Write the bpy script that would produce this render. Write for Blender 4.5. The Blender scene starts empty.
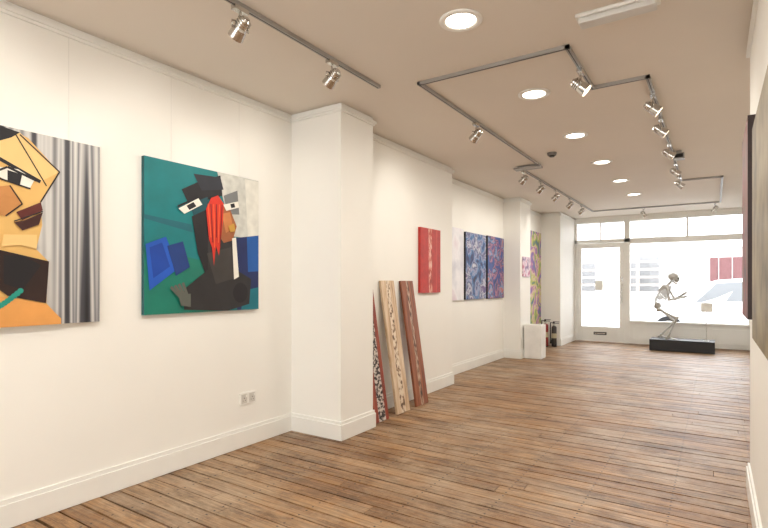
import bpy, bmesh, math, random
from mathutils import Vector, Matrix
random.seed(7)
U = 1.25            # metres per eye-height unit
CEIL = 2.16*U

# ------------------------------------------------------------------ materials
def lin(c):
    return tuple((x/255/12.92) if x/255 <= 0.04045 else ((x/255+0.055)/1.055)**2.4 for x in c)+(1,)
MATS = {}
def mat(name, col, rough=0.5, metal=0.0, emit=0.0, var=0.06, scale=6.0, bump=0.0, emitcol=None, spec=0.5):
    if name in MATS: return MATS[name]
    m = bpy.data.materials.new(name); m.use_nodes = True
    nt = m.node_tree; b = nt.nodes['Principled BSDF']
    b.inputs['Roughness'].default_value = rough
    b.inputs['Metallic'].default_value = metal
    b.inputs['Specular IOR Level'].default_value = spec
    tc = nt.nodes.new('ShaderNodeTexCoord')
    n = nt.nodes.new('ShaderNodeTexNoise'); n.inputs['Scale'].default_value = scale
    n.inputs['Detail'].default_value = 4
    nt.links.new(tc.outputs['Object'], n.inputs['Vector'])
    r = nt.nodes.new('ShaderNodeValToRGB')
    c = lin(col)
    r.color_ramp.elements[0].position = 0.3; r.color_ramp.elements[1].position = 0.7
    r.color_ramp.elements[0].color = tuple(v*(1-var) for v in c[:3])+(1,)
    r.color_ramp.elements[1].color = tuple(min(1, v*(1+var)) for v in c[:3])+(1,)
    nt.links.new(n.outputs['Fac'], r.inputs['Fac'])
    nt.links.new(r.outputs['Color'], b.inputs['Base Color'])
    if bump:
        bp = nt.nodes.new('ShaderNodeBump'); bp.inputs['Strength'].default_value = bump
        bp.inputs['Distance'].default_value = 0.01
        nt.links.new(n.outputs['Fac'], bp.inputs['Height']); nt.links.new(bp.outputs['Normal'], b.inputs['Normal'])
    if emit:
        b.inputs['Emission Color'].default_value = lin(emitcol or col)
        b.inputs['Emission Strength'].default_value = emit
    MATS[name] = m
    return m

def ramp_mat(name, stops, scale=(1,1,1), tex='noise', tscale=4, detail=5, rough=0.5, distortion=0.0, interp='LINEAR', bump=0):
    m = bpy.data.materials.new(name); m.use_nodes = True
    nt = m.node_tree; b = nt.nodes['Principled BSDF']; b.inputs['Roughness'].default_value = rough
    tc = nt.nodes.new('ShaderNodeTexCoord'); mp = nt.nodes.new('ShaderNodeMapping')
    mp.inputs['Scale'].default_value = scale
    nt.links.new(tc.outputs['Object'], mp.inputs['Vector'])
    if tex == 'noise':
        t = nt.nodes.new('ShaderNodeTexNoise'); t.inputs['Scale'].default_value = tscale
        t.inputs['Detail'].default_value = detail; t.inputs['Distortion'].default_value = distortion
        out = t.outputs['Fac']
    else:
        t = nt.nodes.new('ShaderNodeTexVoronoi'); t.inputs['Scale'].default_value = tscale
        sep = nt.nodes.new('ShaderNodeSeparateColor'); nt.links.new(t.outputs['Color'], sep.inputs['Color'])
        out = sep.outputs['Red']
    nt.links.new(mp.outputs['Vector'], t.inputs['Vector'])
    r = nt.nodes.new('ShaderNodeValToRGB'); r.color_ramp.interpolation = interp
    els = r.color_ramp.elements
    while len(els) < len(stops): els.new(0.5)
    for e, (p, c) in zip(els, stops): e.position = p; e.color = lin(c)
    nt.links.new(out, r.inputs['Fac']); nt.links.new(r.outputs['Color'], b.inputs['Base Color'])
    if bump:
        bp = nt.nodes.new('ShaderNodeBump'); bp.inputs['Strength'].default_value = bump; bp.inputs['Distance'].default_value=0.01
        nt.links.new(out, bp.inputs['Height']); nt.links.new(bp.outputs['Normal'], b.inputs['Normal'])
    return m

M_WALL = mat('wall_paint', (242,240,233), 0.6, var=0.015, scale=1.5)
M_CEIL = mat('ceiling_paint', (228,219,207), 0.75, var=0.02, scale=1.0)
M_TRIM = mat('trim_gloss_paint', (240,239,233), 0.35, var=0.015)
M_TRACK = mat('track_metal', (168,165,160), 0.4, 0.3)
M_CHROME = mat('brushed_chrome', (205,203,198), 0.22, 1.0, var=0.03)
M_WHITEPL = mat('white_plastic', (238,236,230), 0.4)
M_BLACK = mat('black_paint', (24,24,26), 0.45)
M_DARK = mat('dark_gap', (20,14,10), 0.9)
M_LAMP = mat('lamp_glow', (255,240,215), 0.5, emit=9.0, emitcol=(255,246,232))
M_LENS = mat('spot_lens_glow', (255,235,200), 0.4, emit=6.0, emitcol=(255,242,222))

def glass_mat():
    m = bpy.data.materials.new('window_glass'); m.use_nodes = True; nt = m.node_tree
    nt.nodes.remove(nt.nodes['Principled BSDF']); out = nt.nodes['Material Output']
    t = nt.nodes.new('ShaderNodeBsdfTransparent'); g = nt.nodes.new('ShaderNodeBsdfGlossy')
    g.inputs['Roughness'].default_value = 0.02
    mx = nt.nodes.new('ShaderNodeMixShader'); fr = nt.nodes.new('ShaderNodeLayerWeight'); fr.inputs['Blend'].default_value = 0.12
    nt.links.new(fr.outputs['Fresnel'], mx.inputs[0]); nt.links.new(t.outputs[0], mx.inputs[1]); nt.links.new(g.outputs[0], mx.inputs[2])
    nt.links.new(mx.outputs[0], out.inputs['Surface'])
    return m
M_GLASS = glass_mat()

# ------------------------------------------------------------------ mesh builder
class B:
    def __init__(s): s.bm = bmesh.new(); s.mats = []
    def mi(s, m):
        if m not in s.mats: s.mats.append(m)
        return s.mats.index(m)
    def _add(s, verts, faces, m, smooth=False):
        vs = [s.bm.verts.new(v) for v in verts]; k = s.mi(m)
        for f in faces:
            try:
                fc = s.bm.faces.new([vs[i] for i in f]); fc.material_index = k; fc.smooth = smooth
            except ValueError: pass
    def box(s, x0,x1,y0,y1,z0,z1, m, M=None):
        v = [Vector(p) for p in [(x0,y0,z0),(x1,y0,z0),(x1,y1,z0),(x0,y1,z0),(x0,y0,z1),(x1,y0,z1),(x1,y1,z1),(x0,y1,z1)]]
        if M: v = [M@p for p in v]
        s._add(v, [(3,2,1,0),(4,5,6,7),(0,1,5,4),(1,2,6,5),(2,3,7,6),(3,0,4,7)], m)
    def cyl(s, p0, p1, r0, m, r1=None, n=16, caps=True, smooth=True):
        p0=Vector(p0); p1=Vector(p1); r1 = r0 if r1 is None else r1
        d=(p1-p0).normalized(); a = d.orthogonal().normalized(); b=d.cross(a)
        v=[]
        for p,r in ((p0,r0),(p1,r1)):
            for i in range(n):
                t=2*math.pi*i/n; v.append(p+(a*math.cos(t)+b*math.sin(t))*r)
        s._add(v, [(i,(i+1)%n,n+(i+1)%n,n+i) for i in range(n)], m, smooth)
        if caps:
            s._add(v[:n], [tuple(reversed(range(n)))], m); s._add(v[n:], [tuple(range(n))], m)
    def ball(s, c, r, m, seg=14, ring=9, M=None):
        c=Vector(c); r = (r,r,r) if not hasattr(r,'__len__') else r
        v=[]; f=[]
        for j in range(ring+1):
            ph=math.pi*j/ring
            for i in range(seg):
                t=2*math.pi*i/seg
                p=Vector((r[0]*math.sin(ph)*math.cos(t), r[1]*math.sin(ph)*math.sin(t), r[2]*math.cos(ph)))
                if M: p=M@p
                v.append(c+p)
        for j in range(ring):
            for i in range(seg):
                a=j*seg+i; b_=j*seg+(i+1)%seg
                f.append((a,a+seg,b_+seg,b_))
        s._add(v,f,m,True)
    def tube(s, pts, r, m, n=8, r_end=None):
        pts=[Vector(p) for p in pts]; N=len(pts); v=[]; f=[]
        prev=None
        for k,p in enumerate(pts):
            d=(pts[min(k+1,N-1)]-pts[max(k-1,0)]).normalized()
            a = d.orthogonal().normalized() if prev is None else (prev-d*prev.dot(d)).normalized()
            prev=a; b=d.cross(a); rr = r if r_end is None else r+(r_end-r)*k/(N-1)
            for i in range(n):
                t=2*math.pi*i/n; v.append(p+(a*math.cos(t)+b*math.sin(t))*rr)
        for k in range(N-1):
            for i in range(n):
                f.append((k*n+i,k*n+(i+1)%n,(k+1)*n+(i+1)%n,(k+1)*n+i))
        f.append(tuple(reversed(range(n)))); f.append(tuple((N-1)*n+i for i in range(n)))
        s._add(v,f,m,True)
    def bone(s, p0, p1, r, m, knob=1.7):
        p0=Vector(p0); p1=Vector(p1); q=[p0.lerp(p1,t) for t in (0,.12,.3,.5,.7,.88,1)]
        rr=[r*knob*.8,r*1.25,r*.9,r*.85,r*.9,r*1.25,r*knob*.8]
        for a,b,ra,rb in zip(q[:-1],q[1:],rr[:-1],rr[1:]): s.cyl(a,b,ra,m,rb,n=10,caps=False)
        s.ball(p0,r*knob,m,10,7); s.ball(p1,r*knob,m,10,7)
    def poly(s, pts, m):
        s._add([Vector(p) for p in pts],[tuple(range(len(pts)))],m)
    def build(s, name, bevel=0, loc=None, parent=None, origin=True):
        me=bpy.data.meshes.new(name)
        if origin and loc is None:
            xs=[v.co for v in s.bm.verts]
            mn=Vector([min(c[i] for c in xs) for i in range(3)]); mx=Vector([max(c[i] for c in xs) for i in range(3)])
            o=Vector(((mn.x+mx.x)/2,(mn.y+mx.y)/2,mn.z))
            for v in s.bm.verts: v.co-=o
        else: o=Vector(loc) if loc else Vector((0,0,0))
        s.bm.to_mesh(me); s.bm.free()
        for m in s.mats: me.materials.append(m)
        ob=bpy.data.objects.new(name,me); bpy.context.collection.objects.link(ob); ob.location=o
        if bevel:
            bv=ob.modifiers.new('bevel','BEVEL'); bv.width=bevel; bv.segments=2; bv.limit_method='ANGLE'
        if parent: ob.parent=parent
        return ob

# ------------------------------------------------------------------ floor
def floor_material():
    m=bpy.data.materials.new('worn_floorboards'); m.use_nodes=True; nt=m.node_tree; L=nt.links; N=nt.nodes.new
    b=nt.nodes['Principled BSDF']
    tc=N('ShaderNodeTexCoord'); geo=N('ShaderNodeNewGeometry')
    r=N('ShaderNodeValToRGB'); L.new(geo.outputs['Random Per Island'], r.inputs['Fac'])
    e=r.color_ramp.elements; e.new(.35); e.new(.7)
    for el,(p,c) in zip(e,[(0,(132,94,58)),(.35,(160,120,78)),(.7,(178,138,94)),(1,(146,106,68))]): el.position=p; el.color=lin(c)
    # grain, stretched along the boards
    off=N('ShaderNodeVectorMath'); off.operation='MULTIPLY_ADD'; 
    cmb=N('ShaderNodeCombineXYZ'); L.new(geo.outputs['Random Per Island'],cmb.inputs['X']); L.new(geo.outputs['Random Per Island'],cmb.inputs['Z'])
    L.new(cmb.outputs[0],off.inputs[0]); off.inputs[1].default_value=(37,0,11); L.new(tc.outputs['Object'],off.inputs[2])
    mp=N('ShaderNodeMapping'); mp.inputs['Scale'].default_value=(1.2,34,5); L.new(off.outputs[0],mp.inputs['Vector'])
    g=N('ShaderNodeTexNoise'); g.inputs['Scale'].default_value=2.2; g.inputs['Detail'].default_value=9; g.inputs['Roughness'].default_value=.75; L.new(mp.outputs[0],g.inputs['Vector'])
    gr=N('ShaderNodeValToRGB'); L.new(g.outputs['Fac'],gr.inputs['Fac'])
    gr.color_ramp.elements[0].position=.36; gr.color_ramp.elements[0].color=(.24,.18,.13,1)
    gr.color_ramp.elements[1].position=.60; gr.color_ramp.elements[1].color=(1.2,1.18,1.15,1)
    mul=N('ShaderNodeMix'); mul.data_type='RGBA'; mul.blend_type='MULTIPLY'; mul.inputs[0].default_value=.85
    L.new(r.outputs['Color'],mul.inputs[6]); L.new(gr.outputs['Color'],mul.inputs[7])
    # large grey worn patches
    w=N('ShaderNodeTexNoise'); w.inputs['Scale'].default_value=.9; w.inputs['Detail'].default_value=10; w.inputs['Roughness'].default_value=.78; L.new(tc.outputs['Object'],w.inputs['Vector'])
    wr=N('ShaderNodeValToRGB'); L.new(w.outputs['Fac'],wr.inputs['Fac'])
    wr.color_ramp.elements[0].position=.44; wr.color_ramp.elements[0].color=(0,0,0,1)
    wr.color_ramp.elements[1].position=.60; wr.color_ramp.elements[1].color=(.7,.7,.7,1)
    mx=N('ShaderNodeMix'); mx.data_type='RGBA'; L.new(wr.outputs['Color'],mx.inputs[0]); L.new(mul.outputs[2],mx.inputs[6])
    wc=N('ShaderNodeMix'); wc.data_type='RGBA'; wc.blend_type='MULTIPLY'; wc.inputs[0].default_value=.45; wc.inputs[6].default_value=lin((182,162,138)); L.new(gr.outputs['Color'],wc.inputs[7])
    L.new(wc.outputs[2],mx.inputs[7])
    # dark scuffs and stains
    w2=N('ShaderNodeTexNoise'); w2.inputs['Scale'].default_value=4; w2.inputs['Detail'].default_value=11; w2.inputs['Roughness'].default_value=.8
    mp2=N('ShaderNodeMapping'); mp2.inputs['Scale'].default_value=(.45,1.0,1); L.new(tc.outputs['Object'],mp2.inputs['Vector']); L.new(mp2.outputs[0],w2.inputs['Vector'])
    w2r=N('ShaderNodeValToRGB'); L.new(w2.outputs['Fac'],w2r.inputs['Fac'])
    w2r.color_ramp.elements[0].position=.38; w2r.color_ramp.elements[0].color=(.34,.27,.21,1)
    w2r.color_ramp.elements[1].position=.51; w2r.color_ramp.elements[1].color=(1,1,1,1)
    m2=N('ShaderNodeMix'); m2.data_type='RGBA'; m2.blend_type='MULTIPLY'; m2.inputs[0].default_value=.8; L.new(mx.outputs[2],m2.inputs[6]); L.new(w2r.outputs['Color'],m2.inputs[7])
    # nail heads on the joist lines
    sp=N('ShaderNodeSeparateXYZ'); L.new(tc.outputs['Object'],sp.inputs[0])
    def mth(op,a,bv=None,c=None):
        n=N('ShaderNodeMath'); n.operation=op
        for i,v in enumerate((a,bv,c)):
            if v is None: continue
            if isinstance(v,(int,float)): n.inputs[i].default_value=v
            else: L.new(v,n.inputs[i])
        return n.outputs[0]
    fx=mth('SUBTRACT',mth('MULTIPLY',mth('FRACT',mth('DIVIDE',sp.outputs['X'],.42)),.42),.21)
    fy=mth('ABSOLUTE',mth('SUBTRACT',mth('MULTIPLY',mth('FRACT',mth('DIVIDE',sp.outputs['Y'],BW)),BW),BW/2))
    dy=mth('SUBTRACT',fy,BW*.27)
    d=mth('SQRT',mth('ADD',mth('MULTIPLY',fx,fx),mth('MULTIPLY',dy,dy)))
    nail=mth('LESS_THAN',d,.006)
    m3=N('ShaderNodeMix'); m3.data_type='RGBA'; L.new(nail,m3.inputs[0]); L.new(m2.outputs[2],m3.inputs[6]); m3.inputs[7].default_value=lin((40,28,20))
    L.new(m3.outputs[2],b.inputs['Base Color'])
    rr=N('ShaderNodeMapRange'); L.new(g.outputs['Fac'],rr.inputs['Value']); rr.inputs['To Min'].default_value=.55; rr.inputs['To Max'].default_value=.32
    L.new(rr.outputs[0],b.inputs['Roughness'])
    bp=N('ShaderNodeBump'); bp.inputs['Strength'].default_value=.5; bp.inputs['Distance'].default_value=.004
    L.new(g.outputs['Fac'],bp.inputs['Height']); L.new(bp.outputs[0],b.inputs['Normal'])
    return m
BW=.112
M_FLOOR=floor_material()
FX0,FX1,FY0,FY1=-2.62*U,.6*U,-2.4*U,9.46*U
b=B()
row=int(math.floor(FY0/BW))
while row*BW<FY1:
    y0=row*BW; x=FX0-random.uniform(0,4.0)
    dz=random.uniform(-.004,.0); gp=random.uniform(.0045,.0075)
    while x<FX1:
        l=random.uniform(3.4,5.4); x1=x+l
        a0=max(x,FX0); a1=min(x1,FX1)
        if a1-a0>.05:
            b.box(a0+.002,a1-.002,y0+gp,y0+BW-gp,-.022,dz,M_FLOOR)
        x=x1
    row+=1
b.box(FX0,FX1,FY0,FY1,-.06,-.022,M_DARK)
b.build('floor',origin=False)

# ------------------------------------------------------------------ ceiling and walls
b=B(); b.box(-2.65*U,.7*U,-2.45*U,9.5*U,CEIL,CEIL+.12,M_CEIL); b.build('ceiling',origin=False)

left=[(-2.43,-2.4),(-2.43,2.55),(-2.0,2.55),(-2.0,2.91),(-2.2,2.91),(-2.2,4.6),(-2.41,4.6),(-2.41,6.64),(-2.176,6.64),(-2.176,7.08),(-2.41,7.08),(-2.41,8.39),(-2.09,8.39),(-2.09,9.385)]
b=B()
for (x,y0,y1) in [(-2.43,-2.4,2.55),(-2.0,2.55,2.91),(-2.2,2.91,4.6),(-2.41,4.6,6.64),(-2.176,6.64,7.08),(-2.41,7.08,8.39),(-2.09,8.39,9.46)]:
    b.box(-2.65*U,x*U,y0*U,y1*U,0,CEIL,M_WALL)
b.build('wall_left',origin=False)
right=[(.144,-2.4),(.144,3.06),(.47,3.06),(.47,9.385)]
b=B()
b.box(.144*U,.7*U,-2.4*U,3.06*U,0,CEIL,M_WALL); b.box(.47*U,.7*U,3.06*U,9.46*U,0,CEIL,M_WALL)
b.build('wall_right',origin=False)

def strip(b, pts, th, z0, z1, m, side=1):
    for (xa,ya),(xb,yb) in zip(pts[:-1],pts[1:]):
        xa,ya,xb,yb=xa*U,ya*U,xb*U,yb*U
        if abs(xa-xb)<1e-6:
            x0,x1=(xa,xa+th) if side>0 else (xa-th,xa)
            b.box(x0,x1,ya,yb,z0,z1,m)
        else:
            lo,hi=min(xa,xb),max(xa,xb)
            if side>0:
                if xb>xa: b.box(lo,hi+th,ya-th,ya,z0,z1,m)
                else: b.box(lo,hi+th,ya,ya+th,z0,z1,m)
            else:
                b.box(lo-th,hi,ya,ya+th,z0,z1,m)
for nm,pts,sd in (('left',left,1),('right',right,-1)):
    b=B(); strip(b,pts,.020,0,.125,M_TRIM,sd); strip(b,pts,.012,.125,.15,M_TRIM,sd); b.build('baseboard_'+nm,origin=False,bevel=.002)
b=B(); strip(b,left,.024,CEIL-.052,CEIL-.030,M_TRIM); strip(b,left,.013,CEIL-.068,CEIL-.052,M_TRIM); b.build('trim_1',origin=False)
b=B(); strip(b,right,.020,CEIL-.052,CEIL-.034,M_TRIM,-1); b.build('trim_2',origin=False)

# unseen rear wall behind the photographer; window added to let sky light in
b=B(); Y0,Y1=-2.56*U,-2.4*U; wx0,wx1,wz0,wz1=-2.1*U,-.2*U,.55*U,1.95*U
b.box(-2.65*U,wx0,Y0,Y1,0,CEIL,M_WALL); b.box(wx1,.7*U,Y0,Y1,0,CEIL,M_WALL)
b.box(wx0,wx1,Y0,Y1,0,wz0,M_WALL); b.box(wx0,wx1,Y0,Y1,wz1,CEIL,M_WALL); b.build('wall_rear',origin=False)
b=B(); ym=(Y0+Y1)/2
def frame(b,x0,x1,z0,z1,w,ya,yb,m):
    b.box(x0,x1,ya,yb,z0,z0+w,m); b.box(x0,x1,ya,yb,z1-w,z1,m); b.box(x0,x0+w,ya,yb,z0+w,z1-w,m); b.box(x1-w,x1,ya,yb,z0+w,z1-w,m)
frame(b,wx0,wx1,wz0,wz1,.05,ym-.03,ym+.03,M_TRIM); b.box((wx0+wx1)/2-.02,(wx0+wx1)/2+.02,ym-.025,ym+.025,wz0+.05,wz1-.05,M_TRIM)
b.box(wx0+.05,wx1-.05,ym-.003,ym+.003,wz0+.05,wz1-.05,M_GLASS); b.build('added_rear_window',origin=False)

# ------------------------------------------------------------------ shopfront
SY0,SY1=9.385*U,9.45*U
xL,xD,xW,xR=-2.09*U,-1.285*U,-1.20*U,.47*U
b=B()
b.box(xL,xR,9.37*U,9.46*U,2.09*U,CEIL,M_WALL)                 # lintel
b.box(xW,xR,SY0,9.46*U,0,.36*U,M_TRIM)                         # stall riser
n=3; ww=(xR-xW)/n
for i in range(n): frame(b,xW+i*ww+.06,xW+(i+1)*ww-.06,.08,.36*U-.08,.02,SY0-.012,SY0,M_TRIM)
b.build('wall_back',origin=False)
b=B()
b.box(xL,xR,SY0-.01,SY1,1.71*U,1.77*U,M_TRIM)                  # transom bar
b.box(xD,xW,SY0-.01,SY1,0,2.09*U,M_TRIM)
b.box(xL,xL+.05,SY0-.01,SY1,0,2.09*U,M_TRIM)
b.box(xR-.06,xR,SY0-.01,SY1,.36*U,2.09*U,M_TRIM)
b.box(xL,xR,SY0-.005,SY1,2.06*U,2.09*U,M_TRIM)
b.box(xW,xR,SY0-.06,SY1,.36*U,.385*U,M_TRIM)                   # sill
b.box(xW,xR,SY0,SY1,1.68*U,1.71*U,M_TRIM)
for x in (-.37,): b.box(x*U-.02,x*U+.02,SY0,SY1,1.77*U,2.06*U,M_TRIM)
for x in (-1.66,): b.box(x*U-.012,x*U+.012,SY0,SY1,1.77*U,2.06*U,M_TRIM)
gy=(SY0+SY1)/2
b.box(xW,xR-.06,gy-.003,gy+.003,.385*U,1.68*U,M_GLASS)
b.box(xL+.05,xR-.06,gy-.003,gy+.003,1.77*U,2.06*U,M_GLASS)
b.build('window_1',origin=False)
# door
b=B(); dx0,dx1=xL+.055,xD-.005; dz1=1.705*U; dy0,dy1=SY0+.005,SY0+.05
st=.085
b.box(dx0,dx0+st,dy0,dy1,.008,dz1,M_TRIM); b.box(dx1-st,dx1,dy0,dy1,.008,dz1,M_TRIM)
b.box(dx0+st,dx1-st,dy0,dy1,dz1-.1,dz1,M_TRIM); b.box(dx0+st,dx1-st,dy0,dy1,.008,.32,M_TRIM)
frame(b,dx0+st+.03,dx1-st-.03,.05,.29,.015,dy0-.008,dy0,M_TRIM)
b.box(dx0+st,dx1-st,dy0+.018,dy0+.024,.32,dz1-.1,M_GLASS)
cx=(dx0+dx1)/2
b.box(cx-.13,cx+.13,dy0-.016,dy0,.15,.21,M_BLACK); b.box(cx-.11,cx+.11,dy0-.02,dy0-.016,.165,.195,M_CHROME)
b.cyl((dx1-.04,dy0-.045,.85),(dx1-.04,dy0-.045,1.25),.012,M_CHROME); 
for z in (.87,1.23): b.cyl((dx1-.04,dy0-.045,z),(dx1-.04,dy0,z),.009,M_CHROME)
b.box(dx1-.065,dx1-.02,dy0-.006,dy0,1.3,1.4,M_CHROME)
PAP=mat('notice_paper',(235,235,228),.7)
b.box(cx-.10,cx+.05,dy0+.010,dy0+.017,1.12,1.32,PAP)
b.build('door_1',origin=False,bevel=.002)

# ------------------------------------------------------------------ paintings
class Art:
    def __init__(s,name,X,y0,y1,z0,z1,base,th=.032,side=1,edge=None):
        s.b=B(); s.name=name; s.X=X+side*th; s.y0,s.y1,s.z0,s.z1=y0,y1,z0,z1; s.k=0; s.side=side
        a,c=(X+.002,X+th) if side>0 else (X-th,X-.002)
        s.b.box(a,c,y0,y1,z0,z1,edge or base)
        s.poly([(0,0),(1,0),(1,1),(0,1)],base)
    def poly(s,pts,m):
        s.k+=1; x=s.X+s.side*.0004*s.k
        P=[(x,s.y0+min(1,max(0,u))*(s.y1-s.y0),s.z1-min(1,max(0,v))*(s.z1-s.z0)) for u,v in pts]
        ar=sum(P[i][1]*P[(i+1)%len(P)][2]-P[(i+1)%len(P)][1]*P[i][2] for i in range(len(P)))
        if (ar<0)==(s.side>0): P.reverse()
        s.b.poly(P,m)
    def disc(s,u,v,r,m,n=14,rv=None):
        rv=rv or r
        s.poly([(u+r*math.cos(2*math.pi*i/n),v+rv*math.sin(2*math.pi*i/n)) for i in range(n)],m)
    def line(s,pts,w,m):
        for (a,c),(d,e) in zip(pts[:-1],pts[1:]):
            L=math.hypot(d-a,e-c) or 1; nx,ny=-(e-c)/L*w/2,(d-a)/L*w/2
            s.poly([(a+nx,c+ny),(d+nx,e+ny),(d-nx,e-ny),(a-nx,c-ny)],m)
    def done(s): return s.b.build(s.name)
def pc(n,c,v=.12,sc=5): return mat('paint_'+n,c,.5,var=v,scale=sc)

XL=-2.43*U
# --- cubist teal portrait.  Design drawn on a 116 x ~142 sketch grid
def t2(x,y):
    s=(x-142)/116; return (s*(1-.22*(1-s)), (y-(161+18*s))/(155-26*s))
def P2(a,pts,m): a.poly([t2(*p) for p in pts],m)
a=Art('cubist_portrait_painting',XL,1.465*U,2.225*U,.843*U,1.648*U,pc('teal',(0,118,122)),edge=pc('darkteal',(8,80,84)))
BK=pc('black',(22,20,26)); 
P2(a,[(142,250),(206,262),(215,312),(142,316)],pc('greenteal',(14,118,100)))
P2(a,[(142,218),(190,226),(192,234),(142,222)],pc('teal2',(20,98,110)))
P2(a,[(216,172),(258,179),(258,238),(232,236),(222,200)],pc('offwhite',(200,200,192),.14,18))
P2(a,[(244,178),(258,180),(258,236),(247,236)],pc('cream',(220,218,208),.1,14))
P2(a,[(230,238),(258,234),(258,309),(236,311)],pc('navy',(24,40,92)))
P2(a,[(246,236),(258,234),(258,270),(247,271)],pc('blue',(14,84,160)))
P2(a,[(243,290),(258,286),(258,309),(240,311)],pc('teal3',(10,112,128)))
P2(a,[(180,192),(200,182),(219,176),(221,196),(206,201),(188,208)],BK)
P2(a,[(192,176),(219,178),(222,190),(200,192)],pc('charcoal',(36,38,48)))
P2(a,[(188,206),(206,198),(211,240),(198,236)],pc('deepteal',(8,74,84)))
P2(a,[(190,218),(206,210),(212,268),(206,280),(196,254)],BK)
P2(a,[(222,196),(236,190),(238,214),(226,214)],pc('grey',(120,122,122)))
P2(a,[(143,247),(164,239),(176,270),(147,292)],pc('cobalt',(24,84,184)))
P2(a,[(147,250),(160,245),(168,268),(151,280)],pc('cobalt2',(12,64,156)))
P2(a,[(165,248),(181,243),(188,268),(174,277)],pc('blue2',(22,56,122)))
P2(a,[(206,238),(232,233),(236,270),(250,278),(248,303),(226,312),(182,310),(182,290),(194,280),(206,270)],pc('darkbody',(40,38,40),.25))
P2(a,[(205,254),(232,246),(238,276),(214,284)],pc('body2',(60,56,54),.2))
a.disc(*t2(239,292),.075,BK,20)
P2(a,[(216,204),(227,206),(235,226),(231,240),(222,243),(217,236)],pc('ochre',(158,92,52),.2))
P2(a,[(220,214),(228,212),(232,228),(224,233)],pc('ochre2',(196,124,70),.2))
P2(a,[(204,210),(209,199),(216,196),(222,204),(221,222),(219,240),(217,256),(214,246),(212,266),(210,248),(207,240)],pc('red',(208,44,24),.15))
for i in range(6): a.line([t2(206+i*2.8,205),t2(209+i*1.8,238+(i%3)*5)],.008,pc('darkred',(110,16,14)) if i%2 else pc('orangered',(232,96,48)))
P2(a,[(230,238),(234,237),(237,276),(232,279)],pc('white',(236,232,220),.04))
P2(a,[(176,211),(196,200),(200,206),(182,216)],pc('white',(0,0,0))); P2(a,[(184,208),(191,204),(194,208),(187,212)],BK)
a.line([t2(175,209),t2(198,198)],.012,BK)
P2(a,[(221,205),(236,201),(237,207),(224,211)],pc('white',(0,0,0))); P2(a,[(228,204),(232,203),(233,207),(229,208)],BK)
P2(a,[(226,226),(232,223),(233,231),(228,232)],pc('mustard',(196,150,60)))
for i in range(4): a.line([t2(168+i*4,288-i*1.5),t2(180+i*2,300)],.022,pc('handgrey',(92,96,88)))
P2(a,[(176,296),(188,294),(188,307),(178,306)],pc('handgrey',(92,96,88)))
a.done()

# --- tan portrait with striped curtain
def t1(x,y):
    q=x/101; return (.506+.494*q*(1-.085*(1-q)) if x>=0 else .506+x/101*.46, (y-(129+20*q))/(198-26*q))
STR=ramp_mat('paint_curtain_stripes',[(.30,(16,16,20)),(.42,(74,74,80)),(.52,(206,204,200)),(.60,(110,110,116)),(.70,(216,214,208))],scale=(0,1,.012),tscale=13,detail=1.0)
a=Art('striped_curtain_portrait_painting',XL,.44*U,1.245*U,.825*U,1.639*U,STR,edge=pc('canvas_edge',(210,205,195)))
def P1(pts,m): a.poly([t1(*p) for p in pts],m)
TAN=pc('tan',(224,180,106),.06); TAN2=pc('tan2',(236,198,130),.05); BR=pc('brown',(150,94,48)); DB=pc('darkbrown',(42,22,18),.2)
P1([(-110,100),(2,130),(28,141),(59,174),(46,196),(40,206),(42,226),(36,250),(48,262),(46,303),(60,318),(60,324),(-110,345)],TAN)
P1([(-110,100),(-20,125),(-30,330),(-110,345)],BR)
P1([(-5,130),(20,136),(50,165),(59,174),(40,184),(0,160)],TAN2)
P1([(-30,122),(2,130),(20,136),(12,141),(-4,146),(-30,150)],BK)
a.line([t1(-20,150),t1(40,184)],.018,BK)
a.line([t1(16,138),t1(46,188)],.006,BK)
a.line([t1(20,138),t1(59,174)],.007,DB); a.line([t1(59,174),t1(40,204)],.007,BK)
P1([(0,170),(18,172),(34,182),(30,190),(8,184),(-6,176)],pc('white',(0,0,0))); P1([(8,173),(22,177),(20,187),(8,184)],BK)
a.line([t1(-6,176),t1(8,170)],.010,BK); a.line([t1(8,170),t1(36,183)],.012,BK); a.line([t1(-4,180),t1(30,191)],.008,BK)
# nose and cheek planes
P1([(-6,190),(10,188),(22,206),(6,218),(-6,216)],pc('brown2',(190,130,72)))
a.line([t1(10,188),t1(22,206)],.007,DB); a.line([t1(22,206),t1(6,218)],.007,DB)
# mouth
P1([(16,214),(40,204),(42,212),(22,222)],pc('lips',(92,30,24))); P1([(14,224),(24,222),(42,214),(38,226),(22,232)],pc('lips2',(60,22,18)))
a.line([t1(14,223),t1(42,213)],.006,BK)
P1([(4,236),(36,236),(36,250),(20,246),(2,248)],TAN2)
# dark collar block
P1([(0,251),(48,262),(45,303),(8,296),(0,290)],DB)
P1([(4,256),(24,257),(40,266),(22,290),(4,284)],BK)
P1([(-60,300),(8,297),(45,304),(60,318),(60,324),(-60,334)],pc('orange',(222,156,84),.1))
BE=pc('bead_teal',(30,146,128))
for i in range(14):
    q=i/13; a.disc(*t1(20-40*q,291+22*math.sin(q*1.5)),.014,BE)
a.done()

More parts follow.
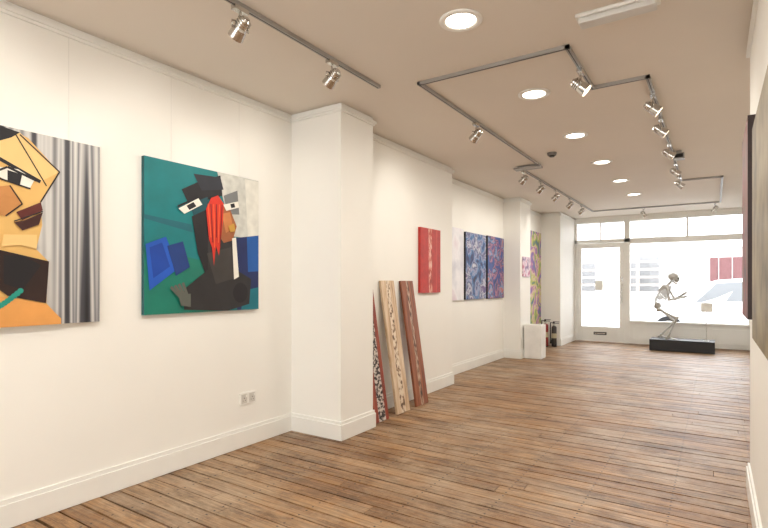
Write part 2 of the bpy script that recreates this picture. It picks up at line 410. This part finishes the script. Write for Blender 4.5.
# --- birch trunk on red
REDM=pc('birch_red',(178,40,30),.18,12); BIR=ramp_mat('paint_birch_bark',[(.36,(150,50,38)),(.47,(196,84,60)),(.53,(222,170,150)),(.75,(232,206,190))],scale=(1,14,5),tscale=2.2,detail=5)
a=Art('red_birch_painting',-2.2*U,3.906*U,4.292*U,.92*U,1.505*U,REDM)
a.poly([(.38,0),(.54,0),(.57,1),(.41,1)],BIR); a.poly([(.78,0),(.82,0),(.80,1),(.77,1)],pc('red_light',(196,74,56))); a.done()
a=Art('pale_abstract_painting',-2.41*U,4.98*U,5.285*U,.82*U,1.62*U,ramp_mat('paint_pale',[(.3,(206,206,214)),(.5,(236,234,236)),(.7,(216,196,206))],tscale=3)); a.done()
AB1=ramp_mat('paint_abstract_blue',[(.30,(14,18,44)),(.40,(28,44,100)),(.46,(60,110,160)),(.50,(150,150,180)),(.54,(40,52,104)),(.60,(190,190,200)),(.64,(96,70,120)),(.8,(28,70,130))],tscale=4.5,detail=6,distortion=.5)
AB2=ramp_mat('paint_abstract_violet',[(.30,(24,24,70)),(.40,(40,80,150)),(.46,(70,60,120)),(.50,(176,120,140)),(.54,(40,44,96)),(.60,(120,150,190)),(.66,(190,110,90)),(.75,(50,60,130))],tscale=5.0,detail=6,distortion=.6)
Art('abstract_painting',-2.41*U,5.345*U,5.955*U,.82*U,1.60*U,AB1,edge=BK).done()
Art('abstract_painting',-2.41*U,6.015*U,6.59*U,.815*U,1.61*U,AB2,edge=BK).done()
AB3=ramp_mat('paint_abstract_green',[(.32,(60,90,150)),(.40,(120,150,90)),(.46,(186,190,90)),(.51,(216,190,170)),(.56,(170,100,160)),(.62,(90,110,180)),(.68,(110,150,90)),(.75,(226,160,150))],tscale=3,detail=4,distortion=1.2)
Art('green_abstract_painting',-2.41*U,7.5*U,8.33*U,.36*U,1.83*U,AB3).done()
Art('small_pink_painting',-2.176*U,6.72*U,7.02*U,1.10*U,1.37*U,ramp_mat('paint_pink',[(.35,(120,80,130)),(.5,(226,204,214)),(.62,(190,110,140))],tscale=9),th=.02).done()
# right wall canvases (seen edge-on)
TANC=ramp_mat('paint_umber_canvas',[(.3,(84,74,50)),(.5,(130,114,82)),(.7,(150,134,100))],tscale=5)
a=Art('umber_landscape_painting',.144*U,1.2*U,2.32*U,.80*U,1.575*U,TANC,side=-1,th=.035,edge=mat('frame_dark_wood',(60,44,30),.5)); a.done()
a=Art('dark_red_painting',.144*U,2.45*U,2.92*U,.86*U,1.665*U,ramp_mat('paint_dark_red',[(.35,(60,24,20)),(.5,(120,44,34)),(.65,(92,74,50))],tscale=6),side=-1,th=.045,edge=DB); a.done()
# hanging wires
WIRE=mat('picture_wire',(214,212,206),.4,.2)
def wire(name,x,y,z0):
    b=B(); b.cyl((x+.006,y*U,z0*U),(x+.006,y*U,CEIL-.06),.0008,WIRE,n=6); b.build(name)
for y,z in ((1.63,1.648),(2.09,1.648),(1.12,1.64),(.62,1.64)): wire('picture_wire',XL,y,z)

# ------------------------------------------------------------------ leaning planks
def plank(yc,w,base,strips,name='painted_plank'):
    L=math.hypot(.155,1.024)*U; ang=-math.atan2(.155,1.024)
    b=B(); t=.024
    b.box(0,t,-w/2,w/2,0,L,base)
    for k,(p0,p1,q0,q1,m) in enumerate(strips):
        x=t+.0006*(k+1)
        b.poly([(x,-w/2+p0*w,0.0),(x,-w/2+p1*w,0.0),(x,-w/2+q1*w,L),(x,-w/2+q0*w,L)],m)
    ob=b.build(name,loc=((-2.2+.155)*U+.004,yc*U,.0)); ob.rotation_euler=(0,ang,0)
PR=ramp_mat('plank_red_stain',[(.3,(96,34,22)),(.5,(142,58,38)),(.7,(160,80,54))],scale=(1,14,1),tscale=2.5)
PL=ramp_mat('plank_pale_pine',[(.3,(150,114,82)),(.45,(200,170,136)),(.7,(224,202,174))],scale=(1,16,1.4),tscale=2.2,distortion=.6)
PB=ramp_mat('plank_brown_stain',[(.3,(100,54,34)),(.5,(140,80,52)),(.7,(162,104,72))],scale=(1,14,1),tscale=2.5)
BIR1=ramp_mat('plank_birch_speckle',[(.42,(34,30,32)),(.48,(110,96,90)),(.52,(196,186,176)),(.75,(222,214,204))],scale=(1,9,13),tscale=2.6,detail=8)
BIR2=ramp_mat('plank_birch_bark',[(.38,(60,46,40)),(.46,(120,84,64)),(.52,(178,146,120)),(.75,(208,190,172))],scale=(1,20,5),tscale=2.4,detail=8)
BIR3=ramp_mat('plank_birch_bark_pale',[(.38,(96,74,56)),(.45,(170,140,112)),(.5,(218,200,176)),(.75,(232,218,196))],scale=(1,10,9),tscale=2.0,detail=8)
plank(3.065,.225,PR,[(.28,.78,.34,.74,BIR1)])
plank(3.372,.235,PL,[(.3,.66,.36,.62,BIR3)])
plank(3.674,.245,PB,[(.36,.6,.4,.58,BIR2)])

# ------------------------------------------------------------------ socket
b=B(); b.box(XL,XL+.010,2.095*U,2.222*U,.258*U,.33*U,M_WHITEPL)
SG=mat('socket_grey',(206,202,194),.4)
for i in (0,1):
    yy=(2.127+.063*i)*U
    b.box(XL+.010,XL+.0115,yy-.028,yy+.028,.266*U,.322*U,SG)
    for dy,dz,hh in ((0,.036,.009),(-.011,.018,.005),(.011,.018,.005)):
        b.box(XL+.0115,XL+.0125,yy-.003+dy,yy+.003+dy,.266*U+dz,.266*U+dz+hh*.8,M_BLACK)
    b.box(XL+.0115,XL+.016,yy+.012,yy+.022,.266*U+.044,.266*U+.062,M_WHITEPL)
b.build('wall_socket')

# ------------------------------------------------------------------ ceiling fittings
LC=(1,.95,.875)
def downlight(x,y,power=13.5):
    b=B(); n=36; z=CEIL; R=.118
    prof=[(R,0),(R,-.006),(R-.012,-.011),(R-.03,-.009),(R-.036,-.003)]
    v=[];f=[]
    for (r,dz) in prof:
        for i in range(n): t=2*math.pi*i/n; v.append((x+r*math.cos(t),y+r*math.sin(t),z+dz))
    for k in range(len(prof)-1):
        for i in range(n): f.append((k*n+i,k*n+(i+1)%n,(k+1)*n+(i+1)%n,(k+1)*n+i))
    b._add(v,f,M_WHITEPL,True)
    b.cyl((x,y,z-.0035),(x,y,z-.001),R-.034,M_LAMP,n=n)
    ob=b.build('recessed_downlight')
    l=bpy.data.lights.new('lamp','AREA'); l.shape='DISK'; l.size=.16; l.energy=power; l.color=LC
    lo=bpy.data.objects.new('lamp',l); bpy.context.collection.objects.link(lo); lo.parent=ob
    lo.location=(0,0,-.004)
for i in range(-4,6): downlight(-.935*U+i*.012*U,(2.043+i*1.035)*U)

def track(pts,name='lighting_track'):
    b=B(); w=.013; h=.022
    for (xa,ya),(xb,yb) in zip(pts[:-1],pts[1:]):
        x0,x1=sorted((xa*U,xb*U)); y0,y1=sorted((ya*U,yb*U))
        b.box(x0-w,x1+w,y0-w,y1+w,CEIL-h,CEIL,M_TRACK)
        if x1-x0<y1-y0: b.box(x0-.003,x0+.003,y0,y1,CEIL-h-.001,CEIL-h,M_BLACK)
        else: b.box(x0,x1,y0-.003,y0+.003,CEIL-h-.001,CEIL-h,M_BLACK)
    b.build(name,origin=False)
track([(-1.642,.2),(-1.642,2.443)])
track([(-1.62,4.9),(-1.42,4.9),(-1.42,2.54),(-.6,2.54),(-.6,3.15),(-.312,3.15),(-.312,6.5),(.065,6.5),(.065,8.5)])
track([(-1.62,4.94),(-1.62,8.5),(.04,8.5)])
b=B(); b.box(-1.66*U,-1.40*U,4.86*U,4.95*U,CEIL-.045,CEIL-.023,M_TRACK); b.build('track_feed_connector')

def spot(x,y,aim,power=25):
    x*=U;y*=U; z=CEIL-.023
    b=B(); b.box(x-.017,x+.017,y-.045,y+.045,z-.024,z,M_CHROME)
    b.cyl((x,y,z-.075),(x,y,z-.024),.007,M_CHROME,n=10)
    c=Vector((x,y,z-.11)); d=Vector(aim).normalized(); s=d.cross(Vector((0,0,1))).normalized()
    b.tube([c+s*.048,c+s*.048+Vector((0,0,.03)),Vector((x,y,z-.073)),c-s*.048+Vector((0,0,.03)),c-s*.048],.0045,M_CHROME,n=6)
    b.cyl(c-s*.052,c+s*.052,.006,M_CHROME,n=8)
    p=[(-.065,.020),(-.055,.028),(-.015,.032),(.0,.036),(.045,.042),(.052,.042)]
    for (a0,r0),(a1,r1) in zip(p[:-1],p[1:]): b.cyl(c+d*a0,c+d*a1,r0,M_CHROME,r1,n=20,caps=False)
    b.cyl(c-d*.068,c-d*.063,.018,M_CHROME,n=20)
    for q in (-.05,-.035,-.02): b.cyl(c+d*q,c+d*(q+.005),.037,M_CHROME,n=20)
    b.cyl(c+d*.042,c+d*.047,.039,M_LENS,n=20)
    ob=b.build('track_spotlight')
    l=bpy.data.lights.new('beam','SPOT'); l.energy=power; l.spot_size=math.radians(95); l.spot_blend=.9; l.color=LC; l.shadow_soft_size=.05
    lo=bpy.data.objects.new('beam',l); bpy.context.collection.objects.link(lo)
    lo.parent=ob; lo.location=(c+d*.07)-ob.location
    lo.rotation_euler=d.to_track_quat('-Z','Y').to_euler()
W=(-1,.1,-.75)
spot(-1.642,.7,W,14); spot(-1.642,1.42,W,14); spot(-1.642,2.02,(-1,.15,-.7),14)
spot(-1.42,3.36,(-1,.3,-.8),17); spot(-1.62,5.05,(-1,.3,-.8),14); spot(-1.62,5.65,(-1,.3,-.8),14)
spot(-1.62,6.28,(-1,.2,-.8),14); spot(-1.62,7.0,(-1,.4,-.9),12); spot(-1.62,7.7,(-1,.3,-.8),12)
spot(-.6,2.83,(.9,.2,-.8),12)
for y in (3.42,3.95,4.7,5.5,6.2): spot(-.312,y,(1,.2,-.8),10)
spot(-.9,8.5,(.5,.4,-.9),10); spot(.0,8.5,(-.5,.3,-.9),8)

# emergency light, smoke detector, pir box
b=B(); ex,ey=-.345*U,2.31*U
b.box(ex-.20,ex+.20,ey-.055,ey+.055,CEIL-.02,CEIL,M_WHITEPL); b.box(ex-.185,ex+.185,ey-.042,ey+.042,CEIL-.05,CEIL-.02,mat('diffuser_white',(214,212,206),.3))
b.build('emergency_ceiling_light',bevel=.006)
b=B(); b.cyl((-1.206*U,4.55*U,CEIL-.03),(-1.206*U,4.55*U,CEIL),.045,mat('detector_grey',(110,104,98),.5),.052,n=24); b.cyl((-1.206*U,4.55*U,CEIL-.045),(-1.206*U,4.55*U,CEIL-.03),.026,M_BLACK,.034,n=24); b.build('smoke_detector')
b=B(); b.box(-.27*U-.04,-.27*U+.06,5.05*U,5.05*U+.12,CEIL-.09,CEIL-.03,M_TRACK); b.box(-.27*U-.015,-.27*U+.035,5.05*U+.03,5.05*U+.09,CEIL-.03,CEIL,M_TRACK); b.box(-.27*U-.03,-.27*U+.05,5.05*U-.003,5.05*U,CEIL-.08,CEIL-.04,M_BLACK); b.build('motion_sensor')

# ------------------------------------------------------------------ white plinth, extinguishers
b=B(); b.box(-2.155*U,-1.93*U,6.74*U,6.97*U,0,.45*U,M_WHITEPL); b.build('display_plinth',bevel=.004)
RED=mat('extinguisher_red',(132,36,32),.4); CREAM=mat('extinguisher_label',(190,180,150),.5)
def extinguisher(x,y,r,h,body):
    b=B(); b.cyl((x,y,0),(x,y,.02),r*.96,M_BLACK,n=24); b.cyl((x,y,.02),(x,y,h),r,body,n=28)
    b.ball((x,y,h),(r,r,r*.75),body,28,12); b.cyl((x,y,h*.45),(x,y,h*.7),r+.001,CREAM,n=28,caps=False)
    b.cyl((x,y,h+r*.65),(x,y,h+r*.65+.05),.018,M_CHROME)
    b.box(x-.015,x+.09,y-.012,y+.012,h+r*.65+.05,h+r*.65+.062,M_BLACK); b.box(x-.015,x+.10,y-.012,y+.012,h+r*.65+.08,h+r*.65+.09,M_BLACK)
    b.box(x-.02,x+.01,y-.012,y+.012,h+r*.65+.04,h+r*.65+.09,M_BLACK)
    b.tube([(x-.015,y,h+.09),(x-.07,y,h+.1),(x-r-.02,y-.01,h),(x-r-.018,y-.01,h-.15),(x-r-.012,y-.01,h-.25)],.011,M_BLACK,n=8)
    b.cyl((x-r-.012,y-.01,h-.25),(x-r-.012,y-.01,h-.32),.012,M_BLACK,.02)
    b.build('fire_extinguisher')
extinguisher(-2.27*U,8.18*U,.055,.42,RED); extinguisher(-2.15*U,8.24*U,.05,.38,mat('extinguisher_black',(60,56,54),.4))

# ------------------------------------------------------------------ skeleton on black plinth
PT=.21
b=B(); b.box(-.83*U,0,8.58*U,8.97*U,0,PT,M_BLACK); b.build('black_plinth',bevel=.003)
IV=mat('silvered_bone',(186,184,178),.35,metal=.35,var=.2,scale=25); SK=M_BLACK
b=B(); V=Vector
spine=[V(p) for p in [(-.20,0,.58),(-.235,0,.65),(-.235,0,.73),(-.20,0,.81),(-.145,0,.885),(-.085,0,.94),(-.04,0,.975),(-.01,0,1.01),(.015,0,1.045)]]
def sp(t):
    k=t*(len(spine)-1); i=min(int(k),len(spine)-2); return spine[i].lerp(spine[i+1],k-i)
for i in range(23):
    t=i/22; p=sp(t); d=(sp(min(1,t+.04))-sp(max(0,t-.04))).normalized(); r=.020-.005*t
    b.cyl(p-d*.007,p+d*.007,r,IV,n=10)
    back=V((-d.z,0,d.x)); b.cyl(p,p+back*.03-d*.008,.004,IV,.002,n=6)
    b.cyl(p-V((0,.022,0)),p+V((0,.022,0)),.0035,IV,n=6)
b.tube([sp(i/20) for i in range(21)],.009,IV)
ends=[]
for i in range(10):
    t=.32+.46*i/9; p=sp(t); d=(sp(t+.04)-sp(t-.04)).normalized(); F=V((d.z,0,-d.x))
    size=[.75,.9,1.0,1.0,1.0,.97,.92,.84,.72,.55][i]*1.08
    mx=math.pi*(.62 if i<2 else .9)
    for s in (-1,1):
        pts=[]
        for k in range(13):
            a=mx*k/12
            pts.append(p-F*.01+F*(.078*size*(1-math.cos(a)))+V((0,s*.098*size*math.sin(a),0))-d*(.05*math.sin(a*.5)))
        b.tube(pts,.0066,IV,n=6)
        if i>=2 and s==1: ends.append((pts[-1]*1.0))
st=[V((e.x,0,e.z)) for e in ends]
for q0,q1 in zip(st[:-1],st[1:]): b.cyl(q0,q1,.012,IV,n=8)
top=st[-1]
# pelvis
for s in (-1,1):
    c=V((-.20,s*.055,.56)); M=Matrix.Rotation(math.radians(25*s),4,'Z')@Matrix.Rotation(math.radians(-20),4,'Y')
    b.ball(c+V((-.01,s*.015,.035)),(.062,.016,.056),IV,16,10,M)
    b.tube([c+V((.0,0,0)),c+V((.035,-s*.01,-.035)),c+V((.05,-s*.05,-.02))],.013,IV)
    b.tube([c+V((.0,0,0)),c+V((-.015,-s*.005,-.06)),c+V((.03,-s*.035,-.06)),c+V((.05,-s*.05,-.02))],.011,IV)
    b.ball(c+V((.012,s*.012,-.012)),.024,IV)
b.ball((-.215,0,.57),(.022,.032,.045),IV)
# skull
hc=V((.05,0,1.10)); R=Matrix.Rotation(math.radians(10),4,'Y')
def hp(x,y,z): return hc+R@V((x*1.06,y*1.06,z*1.06))
b.ball(hp(-.012,0,.018),(.086,.066,.071),IV,20,14,R)
b.ball(hp(.040,0,-.018),(.042,.048,.047),IV,16,10,R)
for s in (-1,1):
    b.ball(hp(.068,s*.022,-.004),(.016,.016,.015),SK,12,8,R)
    b.tube([hp(.068,s*.036,-.012),hp(.045,s*.052,-.022),hp(.01,s*.056,-.018)],.006,IV)
    b.tube([hp(.048,s*.045,.014),hp(.074,s*.03,.016),hp(.082,s*.008,.008)],.006,IV)
    b.tube([hp(.0,s*.05,-.02),hp(-.002,s*.046,-.062),hp(.03,s*.034,-.082),hp(.062,s*.014,-.088),hp(.068,0,-.088)],.0105,IV)
b.ball(hp(.082,0,-.026),(.006,.008,.011),SK,8,6,R)
b.ball(hp(.060,0,-.044),(.023,.027,.015),IV,12,8,R)
for j in range(-4,5):
    b.cyl(hp(.078-abs(j)*.005,j*.0058,-.050),hp(.078-abs(j)*.005,j*.0058,-.062),.003,M_WHITEPL,n=6)
    b.cyl(hp(.074-abs(j)*.005,j*.0058,-.083),hp(.074-abs(j)*.005,j*.0058,-.070),.003,M_WHITEPL,n=6)
# shoulders, arms, hands
for s in (-1,1):
    sh=V((-.05,s*.135,.925)); el=V((.02+.03*s,s*.175,.715)); wr=V((.215,s*.115,.80+.03*s))
    b.tube([top+V((.0,s*.012,.01)),V((.0,s*.07,.95)),sh+V((0,-s*.01,.015))],.009,IV)
    b._add([sh+V((.0,0,.01)),V((-.13,s*.06,.965)),V((-.205,s*.075,.855)),V((-.12,s*.10,.88))],[(0,1,2,3)],IV)
    b.tube([V((-.12,s*.06,.96)),V((-.08,s*.1,.965)),sh+V((0,0,.02))],.008,IV)
    b.bone(sh,el,.015,IV)
    b.bone(el,wr,.0105,IV,1.5); b.bone(el+V((0,s*.020,-.012)),wr+V((0,s*.022,-.014)),.0095,IV,1.4)
    fw=(wr-el).normalized(); fw=V((fw.x,fw.y*.3,fw.z*.5)).normalized()
    b.ball(wr+fw*.014,(.022,.028,.018),IV)
    lens=[.9,1.0,.95,.78]
    for j in range(4):
        o=(j-1.5)*.016; q=wr+fw*.02+V((0,o,0)); k=q+fw*.055+V((0,o*.35,.004))
        b.bone(q,k,.0052,IV,1.4)
        p0=k
        for g,(dr) in enumerate((-.15,-.6,-1.0)):
            dd=V((fw.x*math.cos(dr),o*1.2,fw.z+math.sin(dr))).normalized(); p1=p0+dd*(.036,.026,.019)[g]*lens[j]
            b.bone(p0,p1,.0048-.0005*g,IV,1.4); p0=p1
    p0=wr+fw*.015+V((0,-s*.02,0))
    for g,l in enumerate((.035,.026,.02)):
        p1=p0+V((.75,-s*(.6-.25*g),-.25-.2*g)).normalized()*l; b.bone(p0,p1,.005,IV,1.4); p0=p1
# legs and feet
for hip,kn,an in (((-.19,-.075,.545),(.095,-.11,.385),(-.03,-.10,.062)),((-.19,.075,.545),(.05,.12,.31),(-.16,.11,.062))):
    hip,kn,an=V(hip),V(kn),V(an); q=1 if hip.y>0 else -1
    b.bone(hip,hip+V((.005,.02*q,-.005)),.016,IV,1.3)
    b.bone(hip+V((.005,.02*q,-.005)),kn,.019,IV,1.65)
    b.ball(kn+V((.028,0,.012)),(.013,.017,.018),IV)
    b.bone(kn+V((-.004,0,-.02)),an,.0155,IV,1.6); b.bone(kn+V((-.012,.028*q,-.03)),an+V((-.003,.026*q,-.004)),.0075,IV,1.4)
    b.ball(an+V((-.03,0,-.036)),(.028,.019,.025),IV); b.ball(an+V((.008,0,-.026)),(.034,.024,.024),IV)
    for j in range(5):
        o=(j-2)*.014; qq=an+V((.03,o*.6,-.034)); k=an+V((.092,o*1.2,-.051)); b.bone(qq,k,.0062,IV,1.4)
        p1=k+V((.026,o*.25,-.003)); b.bone(k,p1,.005,IV,1.3); b.bone(p1,p1+V((.016,0,-.001)),.0045,IV,1.2)
ob=b.build('human_skeleton',loc=(-.70,10.95,PT)); ob.scale=(1.05,1.05,1.05); ob.location.z=PT-.0005
b=B(); sx,sy=-.10*U,8.72*U
b.cyl((sx,sy,PT),(sx,sy,PT+.008),.05,M_CHROME,n=24); b.cyl((sx,sy,PT+.008),(sx,sy,.76),.005,M_CHROME,n=8)
b.box(sx-.09,sx+.09,sy-.006,sy-.002,.74,.905,PAP); b.build('caption_stand')

# ------------------------------------------------------------------ street outside
b=B(); PV=mat('paving',(180,178,174),.9,var=.1); b.box(-14,14,9.47*U,13.6,-.3,-.06,PV)
b.box(-14,14,13.6,19.5,-.4,-.16,mat('asphalt',(134,134,136),.9,var=.1)); b.box(-14,14,19.5,20.98,-.4,-.06,PV); b.build('street',origin=False)
FAC=mat('pale_render',(196,194,190),.9,var=.05,scale=2); BRK=mat('maroon_timber',(100,66,66),.8,var=.15,scale=9); WIN=mat('dark_windowpane',(116,116,116),.3)
b=B()
b.box(-14,-1.6,21,24,-.1,8,FAC); b.box(2.6,14,21,24,-.1,8,FAC); b.box(-1.6,2.6,22.5,24,-.1,3.0,FAC); 
b.box(-.2,1.9,21.6,22.5,-.1,2.55,FAC)
b.box(-.15,1.85,21.57,21.6,1.35,2.2,BRK)
for i in range(5): b.box(.1+i*.4,.12+i*.4,21.54,21.57,1.3,2.25,FAC)
b.box(-.3,2.0,21.5,22.5,2.55,2.7,M_TRIM)
for x in (-10,-7.6,-5.2,-3.0): 
    for z in (.9,4.2): b.box(x,x+1.3,20.985,21,z,z+1.7,WIN); frame(b,x-.08,x+1.38,z-.08,z+1.78,.08,20.985,21,M_TRIM)
b.build('building_across_street',origin=False)
b=B(); FW=mat('fence_wood',(160,150,142),.8)
for i in range(5): b.box(-5,-1.2,20.4,20.45,.9+i*.28,.98+i*.28,FW)
for x in (-5,-3.7,-2.4,-1.2): b.box(x,x+.1,20.42,20.55,-.06,2.25,FW)
b.build('timber_fence',origin=False)
# parked car
b=B(); CW=mat('white_car_paint',(206,208,210),.25); CG=mat('car_glass',(92,94,96),.35); TY=mat('tyre_rubber',(30,30,32),.8)
g=-.16; X0=-1.75; yc=15.1
stn=[(0,.35,.62,.64,.70,.62),(.15,.22,.78,.82,.82,.70),(.95,.2,.92,.98,.86,.74),(1.15,.2,.94,1.05,.86,.72),(1.75,.2,.96,1.5,.87,.62),(2.5,.2,.97,1.56,.87,.62),(3.3,.2,.98,1.52,.87,.62),(3.85,.22,.98,1.36,.86,.60),(4.1,.25,.95,1.0,.82,.66),(4.2,.35,.8,.84,.76,.66)]
v=[];f=[]
for (x,zb,zl,zt,wb,wt) in stn:
    for (w,z) in ((-wb*.95,zb),(-wb,(zb+zl)/2),(-wb,zl),(-wt,zt),(wt,zt),(wb,zl),(wb,(zb+zl)/2),(wb*.95,zb)): v.append((X0+x,yc+w,g+z))
for k in range(len(stn)-1):
    for i in range(8): f.append((k*8+i,k*8+(i+1)%8,(k+1)*8+(i+1)%8,(k+1)*8+i))
f.append(tuple(range(8))); f.append(tuple(reversed(range((len(stn)-1)*8,len(stn)*8))))
b._add(v,f,CW)
def sidept(x,q,s):
    for a0,a1 in zip(stn[:-1],stn[1:]):
        if a0[0]<=x<=a1[0]:
            t=(x-a0[0])/(a1[0]-a0[0]); zl=a0[2]+t*(a1[2]-a0[2]); zt=a0[3]+t*(a1[3]-a0[3]); wb=a0[4]+t*(a1[4]-a0[4]); wt=a0[5]+t*(a1[5]-a0[5])
            return (X0+x,yc+s*((wb+(wt-wb)*q)+.006),g+zl+(zt-zl)*q)
for s in (-1,1):
    for (a0,a1,a2,a3) in ((1.35,2.3,2.3,1.78),(2.38,3.15,3.15,2.38),(3.23,3.85,3.6,3.23)):
        b.poly([sidept(a0,.08,s),sidept(a1,.08,s),sidept(a2,.86,s),sidept(a3,.86,s)],CG)
    for xx in (1.3,2.34,3.19): b.box(X0+xx,X0+xx+.012,yc+s*.87-.006,yc+s*.87+.006,g+.3,g+.92,CG)
for x in (.8,3.35):
    for s in (-1,1):
        b.cyl((X0+x,yc+s*.70,g+.31),(X0+x,yc+s*.885,g+.31),.31,TY,n=28); b.cyl((X0+x,yc+s*.885,g+.31),(X0+x,yc+s*.892,g+.31),.2,M_CHROME,n=20)
b.build('parked_car')

# ------------------------------------------------------------------ world
w=bpy.data.worlds.new('overcast_sky'); bpy.context.scene.world=w; w.use_nodes=True
bg=w.node_tree.nodes['Background']; bg.inputs['Color'].default_value=(.93,.96,1,1); bg.inputs['Strength'].default_value=8.0

# ------------------------------------------------------------------ camera
cam=bpy.data.cameras.new('camera'); co=bpy.data.objects.new('camera',cam); bpy.context.collection.objects.link(co)
cam.sensor_width=36; cam.lens=505/768*36; cam.shift_y=20/768; cam.clip_start=.03
co.location=(0,0,U); co.rotation_euler=(math.radians(90),0,math.radians(33.24))
bpy.context.scene.camera=co
bpy.context.scene.view_settings.view_transform='Standard'
bpy.context.scene.view_settings.exposure=0.0
